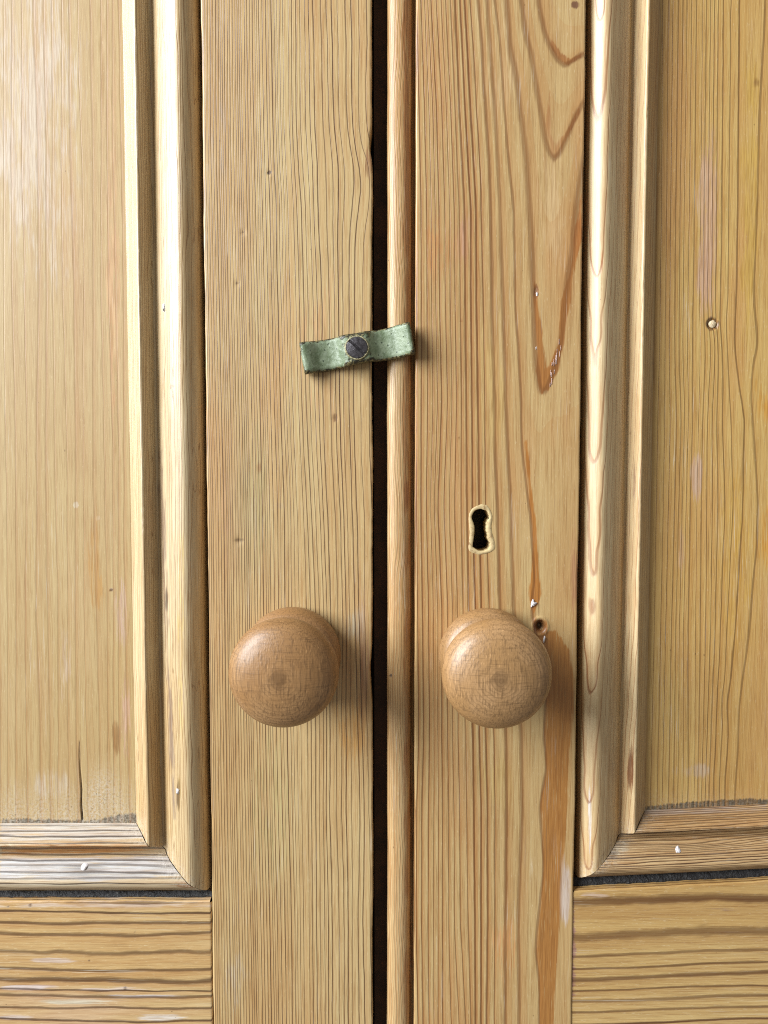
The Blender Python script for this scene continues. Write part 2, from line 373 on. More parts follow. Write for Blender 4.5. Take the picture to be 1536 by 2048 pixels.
# --- left stile: fine straight grain
st_l = [(0, [470, 870, 1000, 1080, 1165, 1240, 1280, 1325, 1395]), (210, [471, 880, 1003, 1092, 1180, 1250, 1290, 1330, 1395]),
        (300, [473, 886, 1012, 1102, 1196, 1272, 1312, 1350, 1420]), (340, [475, 890, 1018, 1108, 1205, 1290, 1330, 1385, 1445]), (400, [480, 900, 1030, 1110, 1205, 1282, 1325, 1385, 1445]),
        (500, [484, 902, 1038, 1120, 1206, 1266, 1304, 1350, 1425]),
        (610, [490, 910, 1045, 1130, 1210, 1265, 1300, 1345, 1420]), (820, [500, 925, 1060, 1140, 1220, 1270, 1300, 1340, 1415]),
        (1010, [514, 945, 1085, 1160, 1240, 1285, 1315, 1355, 1430]), (1220, [518, 950, 1110, 1180, 1255, 1300, 1330, 1360, 1430]),
        (1420, [524, 960, 1110, 1178, 1252, 1312, 1346, 1374, 1442]), (1620, [530, 970, 1110, 1175, 1250, 1320, 1360, 1385, 1450]),
        (1838, [543, 985, 1115, 1190, 1265, 1320, 1350, 1395, 1450]), (2048, [550, 990, 1120, 1190, 1265, 1320, 1360, 1400, 1460])]
ph_l = [0, 29, 35.5, 38.5, 41.5, 43.5, 44.5, 45.5, 47.5]
lines = []
for k, ph in enumerate(ph_l):
    w = 0.21 if ph < 30 else (0.25 if ph < 40 else 0.30)
    lines.append((ph, w, [(230 + r[k] / 2.743, y) for y, r in st_l]))
fL, wL = ring_field(lines, 0.0, (1.0, 0.22), 100)
def fL2(q):                                # rings are never quite evenly spaced
    p = fL(q); return p + wob(p, 5, 0.42, (0.9, 1.7, 2.9)) + wob(q[:, 1] / 18, 3, 0.10) * np.clip((p - 20) / 20, 0, 1)
xs = ticks(XL, XG0 - 0.0007, 0.00085); zs = ticks(ZB, ZT, 0.0011, outer=(-0.25, 0.215, 0.01))
WH, PK, GR = srgb(206, 198, 188), srgb(206, 168, 146), srgb(188, 172, 122)
def nib(px, py):                           # little dents
    out = np.zeros(px.shape)
    for cx, cy, r, d in ((538, 345, 4, .0005), (486, 465, 4, .0005), (475, 567, 4, .0004), (478, 1081, 7, .0004), (670, 836, 5, .0004)):
        out += d * np.exp(-((px - cx) ** 2 + (py - cy) ** 2) / r ** 2)
    return out
tl_ = [('e', 470, 1020, 60, 220, srgb(204, 160, 116), .5), ('e', 500, 1000, 55, 260, GR, .6), ('e', 470, 1960, 70, 130, srgb(204, 190, 164), .35),
       ('e', 730, 1310, 20, 190, srgb(178, 138, 104), .6), ('e', 700, 1250, 40, 60, srgb(204, 190, 160), .5), ('e', 430, 300, 60, 340, srgb(196, 180, 160), .35),
       ('e', 738, 330, 12, 60, srgb(150, 108, 72), .7), ('e', 700, 1470, 60, 120, srgb(206, 158, 92), .55), ('e', 560, 1012, 14, 14, srgb(196, 170, 128), .8),
       ('e', 540, 1640, 90, 300, srgb(196, 178, 124), .5), ('e', 640, 700, 90, 330, srgb(214, 174, 124), .45),
       ('e', 538, 345, 6, 7, srgb(60, 40, 26), .9), ('e', 486, 465, 6, 5, srgb(80, 56, 38), .8), ('e', 475, 567, 7, 5, srgb(100, 76, 54), .7),
       ('e', 478, 1081, 12, 4, srgb(72, 54, 34), .9), ('e', 670, 836, 6, 12, srgb(112, 78, 46), .8), ('e', 518, 935, 6, 14, srgb(158, 110, 66), .7)]
board('stile', xs, zs, 0.0, M['stile_l'], doorL, fL2, wL, 'lr', tl_, relief=nib, left=lambda z: wob(z * 60, 21, 0.00022), right=lambda z: wob(z * 45, 22, 0.0004) - 0.0011 * np.exp(-((z - 0.136) / 0.006) ** 2) - 0.0006 * np.exp(-((z + 0.085) / 0.008) ** 2) + wob(z * 900, 23, 0.0001),
      lim=((-0.2, -0.25), (0.2, 0.215)))

# --- right stile: cathedral grain
def zx(pts, y0): return [(760 + x / 2.743, y0 + y / 2.743) for x, y in pts]
R = {}
R[2] = zx([(870, -60), (872, 0), (900, 160), (950, 290), (1020, 350), (1080, 320), (1130, 295)], 0)
R[1] = zx([(760, -60), (775, 0), (795, 150), (830, 300), (865, 500), (890, 650), (910, 760), (960, 860), (1030, 740), (1110, 580), (1150, 520)], 0)
R[0] = zx([(695, 0), (715, 250), (745, 400), (770, 600), (785, 720), (805, 900), (812, 1000), (820, 1120)], 0) + \
       zx([(835, 300), (842, 576), (852, 830), (874, 960), (895, 1040), (935, 980), (965, 880), (985, 800), (1010, 600), (1035, 400), (1060, 250), (1078, 60)], 400) + zx([(1100, 1000), (1130, 850)], 0)
st_r = {-1: [(0, 632), (91, 660), (219, 685), (292, 700), (365, 720), (420, 735), (546, 740), (619, 745), (692, 760), (801, 774), (891, 780), (964, 800), (1037, 825), (1092, 835), (1165, 845), (1195, 838), (1230, 838), (1300, 878), (1350, 900), (1395, 908), (1470, 903), (1540, 910), (1580, 894), (1610, 883), (1740, 900), (1800, 883), (1850, 867), (1900, 858), (1960, 872), (2060, 875)],
        -2: [(0, 588), (146, 615), (219, 632), (310, 645), (420, 660), (610, 676), (800, 690), (891, 700), (982, 715), (1073, 722), (1165, 730), (1220, 736), (1473, 775), (1620, 780), (1838, 760), (2048, 765)],
        -3: [(0, 540), (91, 560), (200, 577), (328, 600), (420, 608), (610, 615), (800, 630), (909, 632), (1019, 645), (1110, 650), (1220, 660), (1473, 690), (1620, 695), (1838, 690), (2048, 688)],
        -4: [(0, 495), (110, 515), (219, 530), (328, 548), (420, 556), (610, 568), (800, 575), (1010, 580), (1220, 600), (1473, 625), (1620, 632), (1838, 630), (2048, 628)],
        -5: [(0, 465), (219, 497), (365, 520), (420, 527), (610, 530), (800, 538), (1010, 545), (1220, 556), (1473, 580), (1620, 590), (1838, 592), (2048, 585)],
        -6: [(0, 440), (219, 468), (420, 499), (610, 500), (800, 505), (1010, 507), (1220, 525), (1473, 545), (1620, 555), (1838, 555), (2048, 555)],
        -7: [(0, 412), (219, 437), (420, 464), (610, 469), (800, 475), (1010, 478), (1220, 488), (1473, 510), (1620, 516), (1838, 522), (2048, 525)],
        -9: [(0, 360), (219, 388), (420, 408), (610, 412), (800, 420), (1010, 410), (1220, 425), (1473, 428), (1620, 436), (1838, 440), (2048, 470)],
        -12: [(0, 285), (219, 316), (420, 330), (610, 333), (800, 345), (1010, 325), (1220, 345), (1473, 345), (1620, 350), (1838, 350), (2048, 352)],
        -16.5: [(0, 192), (219, 205), (420, 215), (610, 217), (800, 215), (1010, 215), (1220, 222), (1473, 228), (1620, 218), (1838, 215), (2048, 225)]}
lines = [(2, 1.9, R[2]), (1, 1.6, R[1]), (0, 1.5, R[0])]
for k, v in st_r.items():
    lines.append((k, .80 if k > -4 else (.42 if k > -8 else .28), [(760 + x / 2.743, y) for y, x in v]))
lines += [(-0.62, .4, [(1100, 860), (1120, 980), (1115, 1100), (1130, 1180)]), (-0.55, .4, [(1150, 840), (1152, 1000), (1150, 1200)]),
          (-0.55, .4, [(1142, 1300), (1137, 1600), (1134, 1800), (1130, 2048)])]
fR, wR = ring_field(lines, 0.0, (1.0, 0.30), 55)
def fR2(q):
    p = fR(q); return p + wob(p, 8, 0.25, (1.1, 1.9, 2.7)) * np.clip((-p - 6) / 4, 0, 1)
OR, OR2 = srgb(168, 112, 50), srgb(190, 126, 52)
band = [(1072, 1270), (1084, 1320), (1091, 1395), (1090, 1470), (1092, 1540), (1086, 1580), (1082, 1610), (1086, 1700), (1088, 1740), (1082, 1800), (1076, 1850), (1073, 1900), (1078, 1960), (1079, 2060),
        (1106, 2060), (1112, 1960), (1118, 1880), (1121, 1820), (1124, 1740), (1131, 1660), (1137, 1600), (1140, 1500), (1146, 1440), (1149, 1360), (1140, 1300), (1110, 1260)]
v3 = [(1064, 540), (1074, 700), (1072, 745), (1082, 788), (1096, 780), (1118, 740), (1134, 640), (1150, 540), (1162, 460), (1152, 450), (1140, 540), (1122, 600), (1115, 690), (1094, 735), (1080, 640)]
knot_c = (1080.5, 1252.5)
tr_ = [('p', band, 5, OR, 1.0), ('p', v3, 5, srgb(164, 106, 48), .95), ('p', [(1165, 380), (1163, 470), (1152, 520), (1148, 480), (1158, 400)], 5, srgb(170, 104, 48), .8),
       ('p', [(1048, 880), (1058, 980), (1066, 1080), (1058, 1190), (1066, 1230), (1082, 1190), (1076, 1100), (1072, 1040), (1062, 960), (1054, 880)], 4, srgb(176, 112, 42), .95),
       ('p', [(1100, 180), (1090, 250), (1104, 300), (1112, 318), (1122, 300), (1140, 265), (1160, 225), (1158, 215), (1130, 268), (1112, 292), (1100, 268)], 4, srgb(160, 106, 58), .95),
       ('p', [(1100, 90), (1118, 118), (1135, 132), (1152, 122), (1166, 112), (1166, 106), (1140, 116), (1122, 104), (1104, 80)], 4, srgb(156, 104, 60), .95),
       ('e', 1132, 1790, 14, 90, srgb(214, 200, 188), .95), ('e', 1010, 1900, 60, 120, srgb(208, 154, 98), .5), ('e', 930, 480, 30, 110, srgb(196, 154, 124), .5),
       ('e', 880, 500, 50, 120, srgb(206, 148, 92), .5), ('e', 1000, 100, 120, 260, srgb(206, 176, 128), .5), ('e', 1100, 400, 55, 200, srgb(206, 174, 126), .6),
       ('e', 985, 780, 60, 300, srgb(202, 170, 110), .6), ('e', 1000, 1560, 80, 120, srgb(202, 172, 112), .5), ('e', 1150, 1130, 14, 200, srgb(174, 128, 96), .6),
       ('e', 1150, 10, 14, 12, srgb(110, 70, 52), .8), ('e', knot_c[0], knot_c[1], 22, 26, srgb(168, 108, 52), .9), ('e', knot_c[0], knot_c[1], 15, 17, srgb(96, 52, 22), 1.0), ('e', knot_c[0], knot_c[1], 9, 10, srgb(22, 12, 8), 1.2),
       ('p', [(1070, 575), (1068, 590), (1072, 596), (1077, 590), (1076, 577), (1073, 568)], 3, srgb(98, 58, 44), 1.0), ('e', 918, 876, 5, 8, srgb(120, 78, 44), .8), ('e', 922, 641, 6, 8, srgb(158, 112, 66), .8)]
def pit(px, py):
    r = np.hypot((px - knot_c[0]) / 8.5, (py - knot_c[1]) / 10.0); out = 0.0032 * np.clip(1.25 - r, 0, 1) ** 0.7 * (r < 1.25)
    out = out - 0.0004 * np.exp(-((r - 1.75) / 0.35) ** 2)
    out = out + 0.0005 * np.exp(-((px - 1072) / 4) ** 2 - ((py - 584) / 8) ** 2)
    return out
KO = [(880 + x / 7.68, 980 + y / 7.68) for x, y in [(560, 240), (630, 215), (720, 228), (770, 290), (800, 370), (806, 460), (790, 540), (800, 640), (832, 760), (855, 860), (842, 915), (780, 955), (690, 985), (600, 998), (510, 970), (440, 935), (432, 880), (448, 760), (452, 640), (444, 540), (434, 440), (448, 360), (490, 285)]]
KI = [(880 + x / 7.68, 980 + y / 7.68) for x, y in [(585, 296), (635, 290), (700, 310), (745, 355), (762, 410), (748, 460), (722, 505), (716, 580), (728, 680), (752, 780), (778, 850), (758, 898), (720, 925), (655, 940), (600, 938), (560, 915), (520, 888), (500, 870), (512, 780), (528, 660), (530, 560), (512, 500), (490, 440), (492, 390), (520, 335), (548, 310)]]
KO = np.array(KO); KI = np.array(KI)
kc = KO.mean(0); mid_hole = kc + (KO - kc) * 0.90
kx, kz = P(*knot_c); hx, hz = P(*kc)
xs = ticks(XS0 + 0.0007, XR, 0.00085, fine=((float(kx), 0.0045, 0.00035), (float(hx), 0.0062, 0.00045)))
zs = ticks(ZB, ZT, 0.0011, fine=((float(kz), 0.005, 0.00035), (float(hz), 0.0115, 0.00045)), outer=(-0.25, 0.215, 0.01))
board('stile', xs, zs, 0.0, M['stile_r'], doorR, fR2, wR, 'lr', tr_, relief=pit, hole=mid_hole, left=lambda z: wob(z * 70, 31, 0.00012), right=lambda z: wob(z * 45, 32, 0.00025),
      lim=((-0.2, -0.25), (0.2, 0.215)), label='pine stile with flame grain, an orange stripe and a knot hole')

# --- panels, set back
PD = 0.0100
def panel_edge(px, py): return float(P(px, py, PD)[0])
XPL = panel_edge(259, 900) + 0.002; XPR = panel_edge(1303, 900) - 0.002
ZPL = float(P(150, 1640, PD)[1]) - 0.003; ZPR = float(P(1400, 1608, PD)[1]) - 0.006
lines = []
ya = [-20, 300, 600, 900, 1200, 1450, 1640]
for i, x in enumerate([-10, 22, 55, 95, 118, 146, 180, 212, 236, 252, 275, 300]):
    lines.append((i * 1.6, .34, [(x + 3 * math.sin(i * 2 + y / 190) + (y - 900) / 2048 * (22 if x > 100 else 14), y) for y in ya]))
fPL, wPL = ring_field(lines, PD, (1.0, 0.22), 120)
def fPL2(q): p = fPL(q); return p + wob(p, 15, 0.3, (0.8, 1.7))
crack = [(158, 1490), (160, 1540), (163, 1580), (162, 1610), (165, 1640)]
crack2 = [(204, 10), (200, 60), (207, 120), (212, 200)]; crack3 = [(228, 610), (229, 690), (233, 720), (236, 790), (237, 900), (241, 930)]; crack4 = [(246, 1088), (248, 1150)]
def relL(px, py):
    o = 0.0011 * np.exp(-(seg_dist(px, py, crack) / 1.4) ** 2) * np.clip((py - 1480) / 110, 0, 1)
    for c in (crack2, crack3, crack4): o += 0.00012 * np.exp(-(seg_dist(px, py, c) / 1.5) ** 2)
    return o
def wearL(px, py): return np.clip((py - 1540) / 90, 0, 1) ** 1.5 * (0.55 + 0.45 * np.sin(px / 17) ** 2) + 0.8 * np.exp(-((px - 205) / 28) ** 2 - ((py - 1580) / 40) ** 2)
tpl = [('p', [(158.5, 1480), (160.5, 1540), (162, 1600), (163, 1645), (167.5, 1645), (164.5, 1600), (162.5, 1540), (159.5, 1480)], 2, srgb(60, 42, 24), 1.0), ('e', 243, 1230, 22, 120, srgb(208, 180, 160), .6), ('e', 253, 1440, 17, 140, srgb(206, 170, 144), .6),
       ('e', 130, 1330, 26, 120, srgb(208, 184, 158), .6), ('e', 105, 1570, 70, 60, srgb(206, 188, 160), .45), ('e', 152, 1010, 8, 9, srgb(220, 208, 180), .9), ('e', 197, 1036, 7, 6, srgb(218, 204, 174), .7),
       ('e', 70, 250, 170, 520, srgb(206, 188, 164), .55), ('e', 225, 520, 24, 520, srgb(208, 168, 122), .6), ('e', 190, 1150, 30, 190, srgb(190, 148, 88), .6), ('e', 232, 1480, 14, 60, srgb(160, 124, 78), .7),  # first ellipse: pale window sheen painted into the upper panel's colour
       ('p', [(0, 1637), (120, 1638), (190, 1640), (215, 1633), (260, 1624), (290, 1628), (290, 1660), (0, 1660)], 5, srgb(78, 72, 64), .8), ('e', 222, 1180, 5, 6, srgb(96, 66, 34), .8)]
xc = float(P(162, 1570, PD)[0])
xs = ticks(-XW, XPL, 0.00095, fine=((xc, 0.0022, 0.00022),), outer=(-0.182, 1, 0.006)); zs = ticks(ZPL, ZT, 0.0012, outer=(-1, 0.22, 0.01))
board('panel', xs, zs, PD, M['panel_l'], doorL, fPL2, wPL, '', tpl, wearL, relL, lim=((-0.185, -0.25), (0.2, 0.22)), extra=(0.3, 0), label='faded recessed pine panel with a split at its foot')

lines = []
pr = {0: [(0, 205), (420, 200), (689, 190), (840, 182), (1008, 175), (1260, 165), (1550, 150), (1640, 145)],
      4: [(0, 300), (420, 285), (689, 280), (840, 290), (1008, 280), (1260, 265), (1550, 255), (1640, 250)],
      7: [(0, 370), (420, 360), (640, 352), (840, 350), (1008, 340), (1260, 330), (1550, 330), (1640, 325)],
      11: [(0, 452), (420, 440), (610, 438), (690, 452), (840, 440), (1008, 440), (1260, 432), (1550, 410), (1640, 405)],
      13: [(0, 493), (420, 487), (640, 478), (690, 486), (840, 490), (1008, 500), (1260, 478), (1550, 448), (1640, 450)],
      14: [(0, 530), (420, 520), (689, 512), (840, 530), (1008, 540), (1260, 510), (1550, 478), (1640, 480)],
      15: [(0, 570), (420, 562), (689, 548), (840, 592), (1008, 584), (1176, 562), (1323, 535), (1407, 512), (1554, 502), (1640, 500)],
      16: [(0, 692), (294, 662), (588, 642), (689, 655), (798, 628), (840, 634), (924, 648), (1008, 658), (1092, 652), (1260, 615), (1386, 578), (1554, 556), (1640, 560)],
      16.7: [(700, 720), (780, 700), (826, 690), (870, 700), (905, 720)]}
for k, v in pr.items(): lines.append((k, .26 if k < 8 else (.34 if k < 15 else .55), [(1240 + x / 2.38, y) for y, x in v]))
lines.append((16.4, .4, [(1525, 1000), (1522, 1200), (1515, 1400), (1510, 1640)]))
fPR, wPR = ring_field(lines, PD, (1.0, 0.28), 80)
def fPR2(q): p = fPR(q); return p + wob(p, 18, 0.3, (0.9, 1.6, 2.7)) * (p < 12)
def wearR(px, py): return np.clip((py - 1568) / 60, 0, 1) ** 1.6 * 0.6
tpr = [('e', 1416, 420, 34, 260, srgb(206, 170, 140), .8), ('e', 1410, 560, 26, 110, srgb(206, 170, 146), .7), ('e', 1394, 950, 18, 75, srgb(208, 176, 150), .9), ('e', 1390, 1542, 60, 26, srgb(208, 184, 154), .7), ('e', 1362, 1100, 14, 100, srgb(204, 168, 132), .6),
       ('e', 1500, 400, 40, 520, srgb(200, 162, 84), .6), ('e', 1470, 1150, 50, 330, srgb(202, 160, 78), .6), ('p', [(1508, 740), (1512, 860), (1532, 882), (1600, 900), (1600, 780), (1536, 800)], 14, srgb(204, 150, 66), .6),
       ('p', [(1516, 1000), (1514, 1120), (1540, 1180), (1600, 1200), (1600, 980), (1524, 960)], 14, srgb(204, 148, 64), .55), ('e', 1513, 165, 8, 10, srgb(150, 112, 64), .8), ('e', 1425, 648, 18, 18, srgb(92, 60, 34), 1.3),
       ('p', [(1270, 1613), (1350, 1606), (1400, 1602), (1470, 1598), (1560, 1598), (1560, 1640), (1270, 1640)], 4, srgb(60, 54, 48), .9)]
def relR(px, py): return 0.0011 * np.exp(-(np.hypot(px - 1425, py - 648) / 11) ** 6)
nx, nz = P(1425, 648, PD)
xs = ticks(XPR, XW, 0.00095, fine=((float(nx), 0.004, 0.0004),), outer=(-1, 0.182, 0.006)); zs = ticks(ZPR, ZT, 0.0012, fine=((float(nz), 0.004, 0.0004),), outer=(-1, 0.22, 0.01))
board('panel', xs, zs, PD, M['panel_r'], doorR, fPR2, wPR, '', tpr, wearR, relR, lim=((-0.2, -0.25), (0.185, 0.22)), extra=(0.08, 0), label='honey coloured recessed pine panel with one filled nail hole')

# --- bottom rails
def line_fn(p0, p1, y=0.0):
    (x0, z0), (x1, z1) = P(*p0, y), P(*p1, y); s = (z1 - z0) / (x1 - x0)
    return lambda x: z0 + (np.clip(x, -0.19, 0.19) - x0) * s
railL = line_fn((0, 1807), (420, 1807)); railR = line_fn((1147, 1786), (1536, 1766))
lines = []
for i, (row, w) in enumerate([((640, 650, 648), .4), ((710, 725, 722), .55), ((790, 797, 795), .45), ((865, 878, 868), .45), ((985, 1005, 992), .75), ((1112, 1125, 1115), .68), ((1185, 1195, 1192), .65), ((1255, 1270, 1272), .5), ((1292, 1310, 1310), .42), ((1378, 1388, 1395), .5), ((1460, 1475, 1480), .5), ((1560, 1570, 1575), .5), ((1640, 1650, 1660), .6)]):
    lines.append((i, w, [(X / 3.49, 1620 + y / 3.49) for X, y in zip((-60, 350, 700, 1080, 1480), (row[0], (row[0] + row[1]) / 2 + 3, row[1], (row[1] + row[2]) / 2 + 4, row[2]))]))
lines = [(a, b * 1.6, c) for a, b, c in lines if a > 0]
fAL, wAL = ring_field(lines, 0.0, (0.3, 1.0), 90)
tal = [('p', [(-20, 1806), (425, 1806), (425, 1816), (200, 1816), (-20, 1816)], 5, srgb(222, 204, 184), .7), ('e', 110, 1920, 70, 10, srgb(216, 198, 182), .8), ('e', 60, 1975, 90, 8, srgb(222, 206, 200), .8), ('e', 240, 1978, 160, 7, srgb(218, 198, 186), .7), ('e', 300, 1992, 120, 5, srgb(224, 212, 206), .8),
       ('e', 150, 2003, 130, 10, srgb(218, 208, 184), .7), ('e', 330, 2035, 80, 12, srgb(226, 216, 204), .8), ('e', 30, 2035, 60, 12, srgb(222, 206, 196), .7)]
tal += [('e', x, y, 4, 4, srgb(70, 50, 34), 1.0) for x, y in ((268, 1864), (250, 1977), (180, 1921), (15, 1812), (60, 1810))]
XRL = XL - 0.0011
xs = ticks(-XW, XRL - 0.0007, 0.0012, outer=(-0.182, 1, 0.01)); zs = ticks(ZB, 0.0 + float(railL(-0.1)), 0.0009, outer=(-0.25, 1, 0.01))
railtopL = lambda x: railL(x) + wob(x * 160, 41, 0.0002)
board('rail', xs, zs, 0.0006, M['rail_l'], doorL, lambda q: fAL(q) + wob(q[:, 0] / 9 + fAL(q) * 1.9, 43, 0.045) + wob(q[:, 0] / 31 - fAL(q) * 1.1, 44, 0.09), wAL, 'tr', tal, top=railtopL, lim=((-0.185, -0.25), (0.2, 0.2)), extra=(0, 0.25))
lines = []
for i, (row, w) in enumerate([((780, 745, 720), .3), ((872, 855, 832), 1.15), ((1140, 1105, 1090), 1.15), ((1285, 1260, 1235), .48), ((1380, 1358, 1330), .5), ((1470, 1435, 1405), .55), ((1555, 1525, 1510), .58), ((1635, 1615, 1585), .48), ((1715, 1695, 1672), .5), ((1810, 1790, 1765), .5), ((1900, 1880, 1850), .5), ((2000, 1980, 1950), .5)]):
    lines.append((i, w, [(1136 + X / 3.84, 1580 + y / 3.84) for X, y in zip((20, 400, 770, 1130, 1560), (row[0], (row[0] + row[1]) / 2 + 3, row[1], (row[1] + row[2]) / 2 - 4, row[2]))]))
lines = [(a, b * 1.6, c) for a, b, c in lines if a > 0]
fAR, wAR = ring_field(lines, 0.0, (0.3, 1.0), 90)
tar = [('e', 1190, 1791, 60, 8, srgb(220, 194, 172), .8), ('e', 1430, 1819, 90, 7, srgb(170, 140, 110), .5), ('e', 1145, 1900, 12, 150, srgb(170, 128, 116), .8)]
xs = ticks(XR + 0.0009, XW, 0.0012, outer=(-1, 0.182, 0.01)); zs = ticks(ZB, float(railR(0.1)), 0.0009, outer=(-0.25, 1, 0.01))
railtopR = lambda x: railR(x) + wob(x * 160, 42, 0.0002)
board('rail', xs, zs, 0.0006, M['rail_r'], doorR, lambda q: fAR(q) + wob(q[:, 0] / 9 + fAR(q) * 1.9, 45, 0.025) + wob(q[:, 0] / 31 - fAR(q) * 1.1, 46, 0.06), wAR, 'tl', tar, top=railtopR, lim=((-0.2, -0.25), (0.185, 0.2)), extra=(0, 0.25))

# --- mouldings: swept profile, mitred at the corner.  (s mm from the frame, depth mm)
prof = np.array([(3.3, 12.0), (3.4, 6.0), (3.8, 3.9), (4.8, 2.3), (6.3, 0.9), (7.7, -0.25), (8.8, -0.85), (10.0, -1.15), (11.2, -1.05), (12.6, -0.5), (15.5, 1.0), (18.2, 2.8), (20.4, 4.4), (21.9, 6.3), (22.9, 8.1), (23.8, 8.9), (24.7, 8.5),
                 (25.9, 6.4), (27.4, 3.5), (28.3, 2.1), (28.8, 1.95), (29.4, 2.4), (31.5, 4.9), (34.0, 7.6), (36.7, 10.3)])
def resample(p, n):
    d = np.r_[0, np.cumsum(np.hypot(*np.diff(p, axis=0).T))]; t = np.linspace(0, d[-1], n)
    base = np.c_[np.interp(t, d, p[:, 0]), np.interp(t, d, p[:, 1])]
    return base, t
PR, UU = resample(prof, 74)
def moulding(parent, side, vertical, mat, ss, phi_fn, lw, tints, xedge, rail, smul, label, gap=0.0, lwf=None):
    """side -1: panel lies to the left of the stile, +1: to the right"""
    sv, sh = smul
    s = PR[:, 0] / 1000; y = PR[:, 1] / 1000
    mx = xedge + side * s * sv                                  # where each profile point meets the mitre
    mz = np.array([float(rail(m)) for m in mx]) + s * sh + gap
    if vertical:
        L = ticks(0, 1, 1 / 330); zz = mz[:, None] + (ZT - mz[:, None]) * L[None]
        X = np.repeat(mx[:, None], len(L), 1); Z = zz; along = Z
    else:
        L = ticks(0, 1, 1 / 210); xe = side * XW; X = mx[:, None] + side * (0.00035 + wob(s * 900, ss + 9, 0.0002))[:, None] + (xe - mx[:, None]) * L[None]
        Z = rail(X) + (s * sh)[:, None] + gap; along = X * side
    Y = np.repeat(y[:, None], X.shape[1], 1)
    # hand-planed unevenness
    dv = wob(along * 14, ss, 0.00018, (1, 2.3)) + wob(along * 210 + UU[:, None] * 0.15, ss + 1, 0.00005)
    if vertical: X = X + dv * side
    else: Z = Z + dv
    Y = Y + wob(along * 95 + UU[:, None] * 0.4, ss + 2, 0.00006)
    arris = np.exp(-((PR[:, 0] - 28.7) / 0.7) ** 2)[:, None]     # knocked arris
    nick = np.clip(wob(along * 700, ss + 3, 1.0, (1, 1.9, 3.3)) - 0.62, 0, 1) + np.clip(wob(along * 260, ss + 4, 1.0, (1, 2.7)) - 0.7, 0, 1)
    Y = Y + arris * nick * 0.0011
    U = np.repeat(UU[:, None], X.shape[1], 1)
    phi = phi_fn(U, along); g = np.hypot(np.gradient(phi, UU, axis=0), np.gradient(phi, axis=1) / (np.abs(np.gradient(along, axis=1)) * 1000 + 1e-6))
    px, py = proj(X, Y, Z); tint = stain_and_light(px, py, tints)
    d_m = np.hypot(px - proj(mx, y, mz)[0][:, None], py - proj(mx, y, mz)[1][:, None])
    wear = 0.75 * np.exp(-(d_m / 26) ** 2) * (0.4 + 0.6 * (np.sin(U * 1.3) > -0.2))
    Y = Y + wear * wob(px * 0.31 + py * 0.22, ss + 6, 0.0002)
    V = np.stack([X, Y, Z], -1).reshape(-1, 3); Fc = facing(V, grid_faces(*X.shape)).tolist()
    A = attrs_from(phi, np.clip(g, .03, 3), lw if lwf is None else lwf(U, along) + 0 * U, tint, wear)
    return mesh_obj('moulding', V, Fc, mat, parent, A, label=label)
GY = srgb(196, 190, 182); GYD = srgb(104, 100, 98)
def phi_vl(u, a): return u * 0.70 + wob(a * 22, 51, 0.8) + wob(u * 0.5 + a * 9, 52, 0.8) + 0.25 * np.maximum(0, 14 - u) * 1.6
tv = [('p', [(322, 900), (330, 1000), (334, 1120), (338, 1250), (346, 1450), (352, 1640), (346, 1640), (336, 1450), (328, 1250), (322, 1100), (316, 900)], 7, srgb(150, 128, 108), .8),
      ('e', 357, 1590, 5, 40, srgb(70, 54, 40), .9), ('e', 333, 1200, 5, 30, srgb(66, 54, 44), .7), ('e', 344, 773, 7, 9, srgb(120, 92, 62), .7), ('e', 330, 600, 12, 120, srgb(206, 190, 160), .4), ('e', 362, 1300, 14, 420, srgb(216, 190, 118), .5)]
moulding(doorL, -1, True, M['mould_v'], 61, phi_vl, .20, tv, XL, railL, (1.0, .84), 'upright panel moulding beside the fine grained stile', gap=0.0006)
def phi_hl(u, a): return u * 0.36 + wob(a * 25, 53, 0.22) + wob(u * 0.8 + a * 16, 54, 0.25)
th = [('p', [(0, 1643), (285, 1642), (305, 1680), (0, 1684)], 5, srgb(196, 188, 176), .75), ('p', [(0, 1716), (350, 1712), (372, 1750), (200, 1762), (0, 1756)], 6, srgb(186, 184, 182), .85),  # pale polygons paint light onto the up-facing faces
      ('e', 170, 1742, 55, 16, srgb(118, 114, 112), .7), ('e', 300, 1676, 14, 14, srgb(84, 82, 96), .8), ('p', [(0, 1686), (320, 1688), (345, 1702), (0, 1714)], 5, srgb(192, 138, 80), .7), ('e', 370, 1770, 45, 12, srgb(150, 98, 50), .7)]
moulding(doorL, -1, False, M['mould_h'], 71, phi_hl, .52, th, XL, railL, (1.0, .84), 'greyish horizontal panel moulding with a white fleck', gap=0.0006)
u0 = 13.0
def phi_vr(u, a):
    du = u - u0 + wob(a * 9, 55, 0.8); d = np.abs(du); return a * 22 - np.where(d < 5, 0.040 * d ** 2, 1.0 + 0.40 * (d - 5)) + wob(a * 33, 56, 0.45) + 0.03 * np.sin(a * 300 + u)
tvr = [('e', 1205, 520, 9, 40, srgb(180, 116, 60), .5), ('e', 1262, 1540, 10, 70, srgb(120, 76, 48), .8), ('e', 1256, 1380, 5, 60, srgb(110, 74, 50), .6), ('e', 1268, 1000, 6, 130, srgb(150, 120, 96), .5),
       ('e', 1180, 1640, 6, 110, srgb(216, 206, 196), .8), ('e', 1196, 1180, 8, 300, srgb(214, 180, 130), .4)]
moulding(doorR, 1, True, M['mould_vr'], 81, phi_vr, .42, tvr, XR, railR, (.95, .80), 'upright panel moulding with chevron grain beside the keyhole stile', gap=0.0016, lwf=lambda u, a: 0.12 + 0.62 * np.exp(-((u - u0) / 4.2) ** 4))
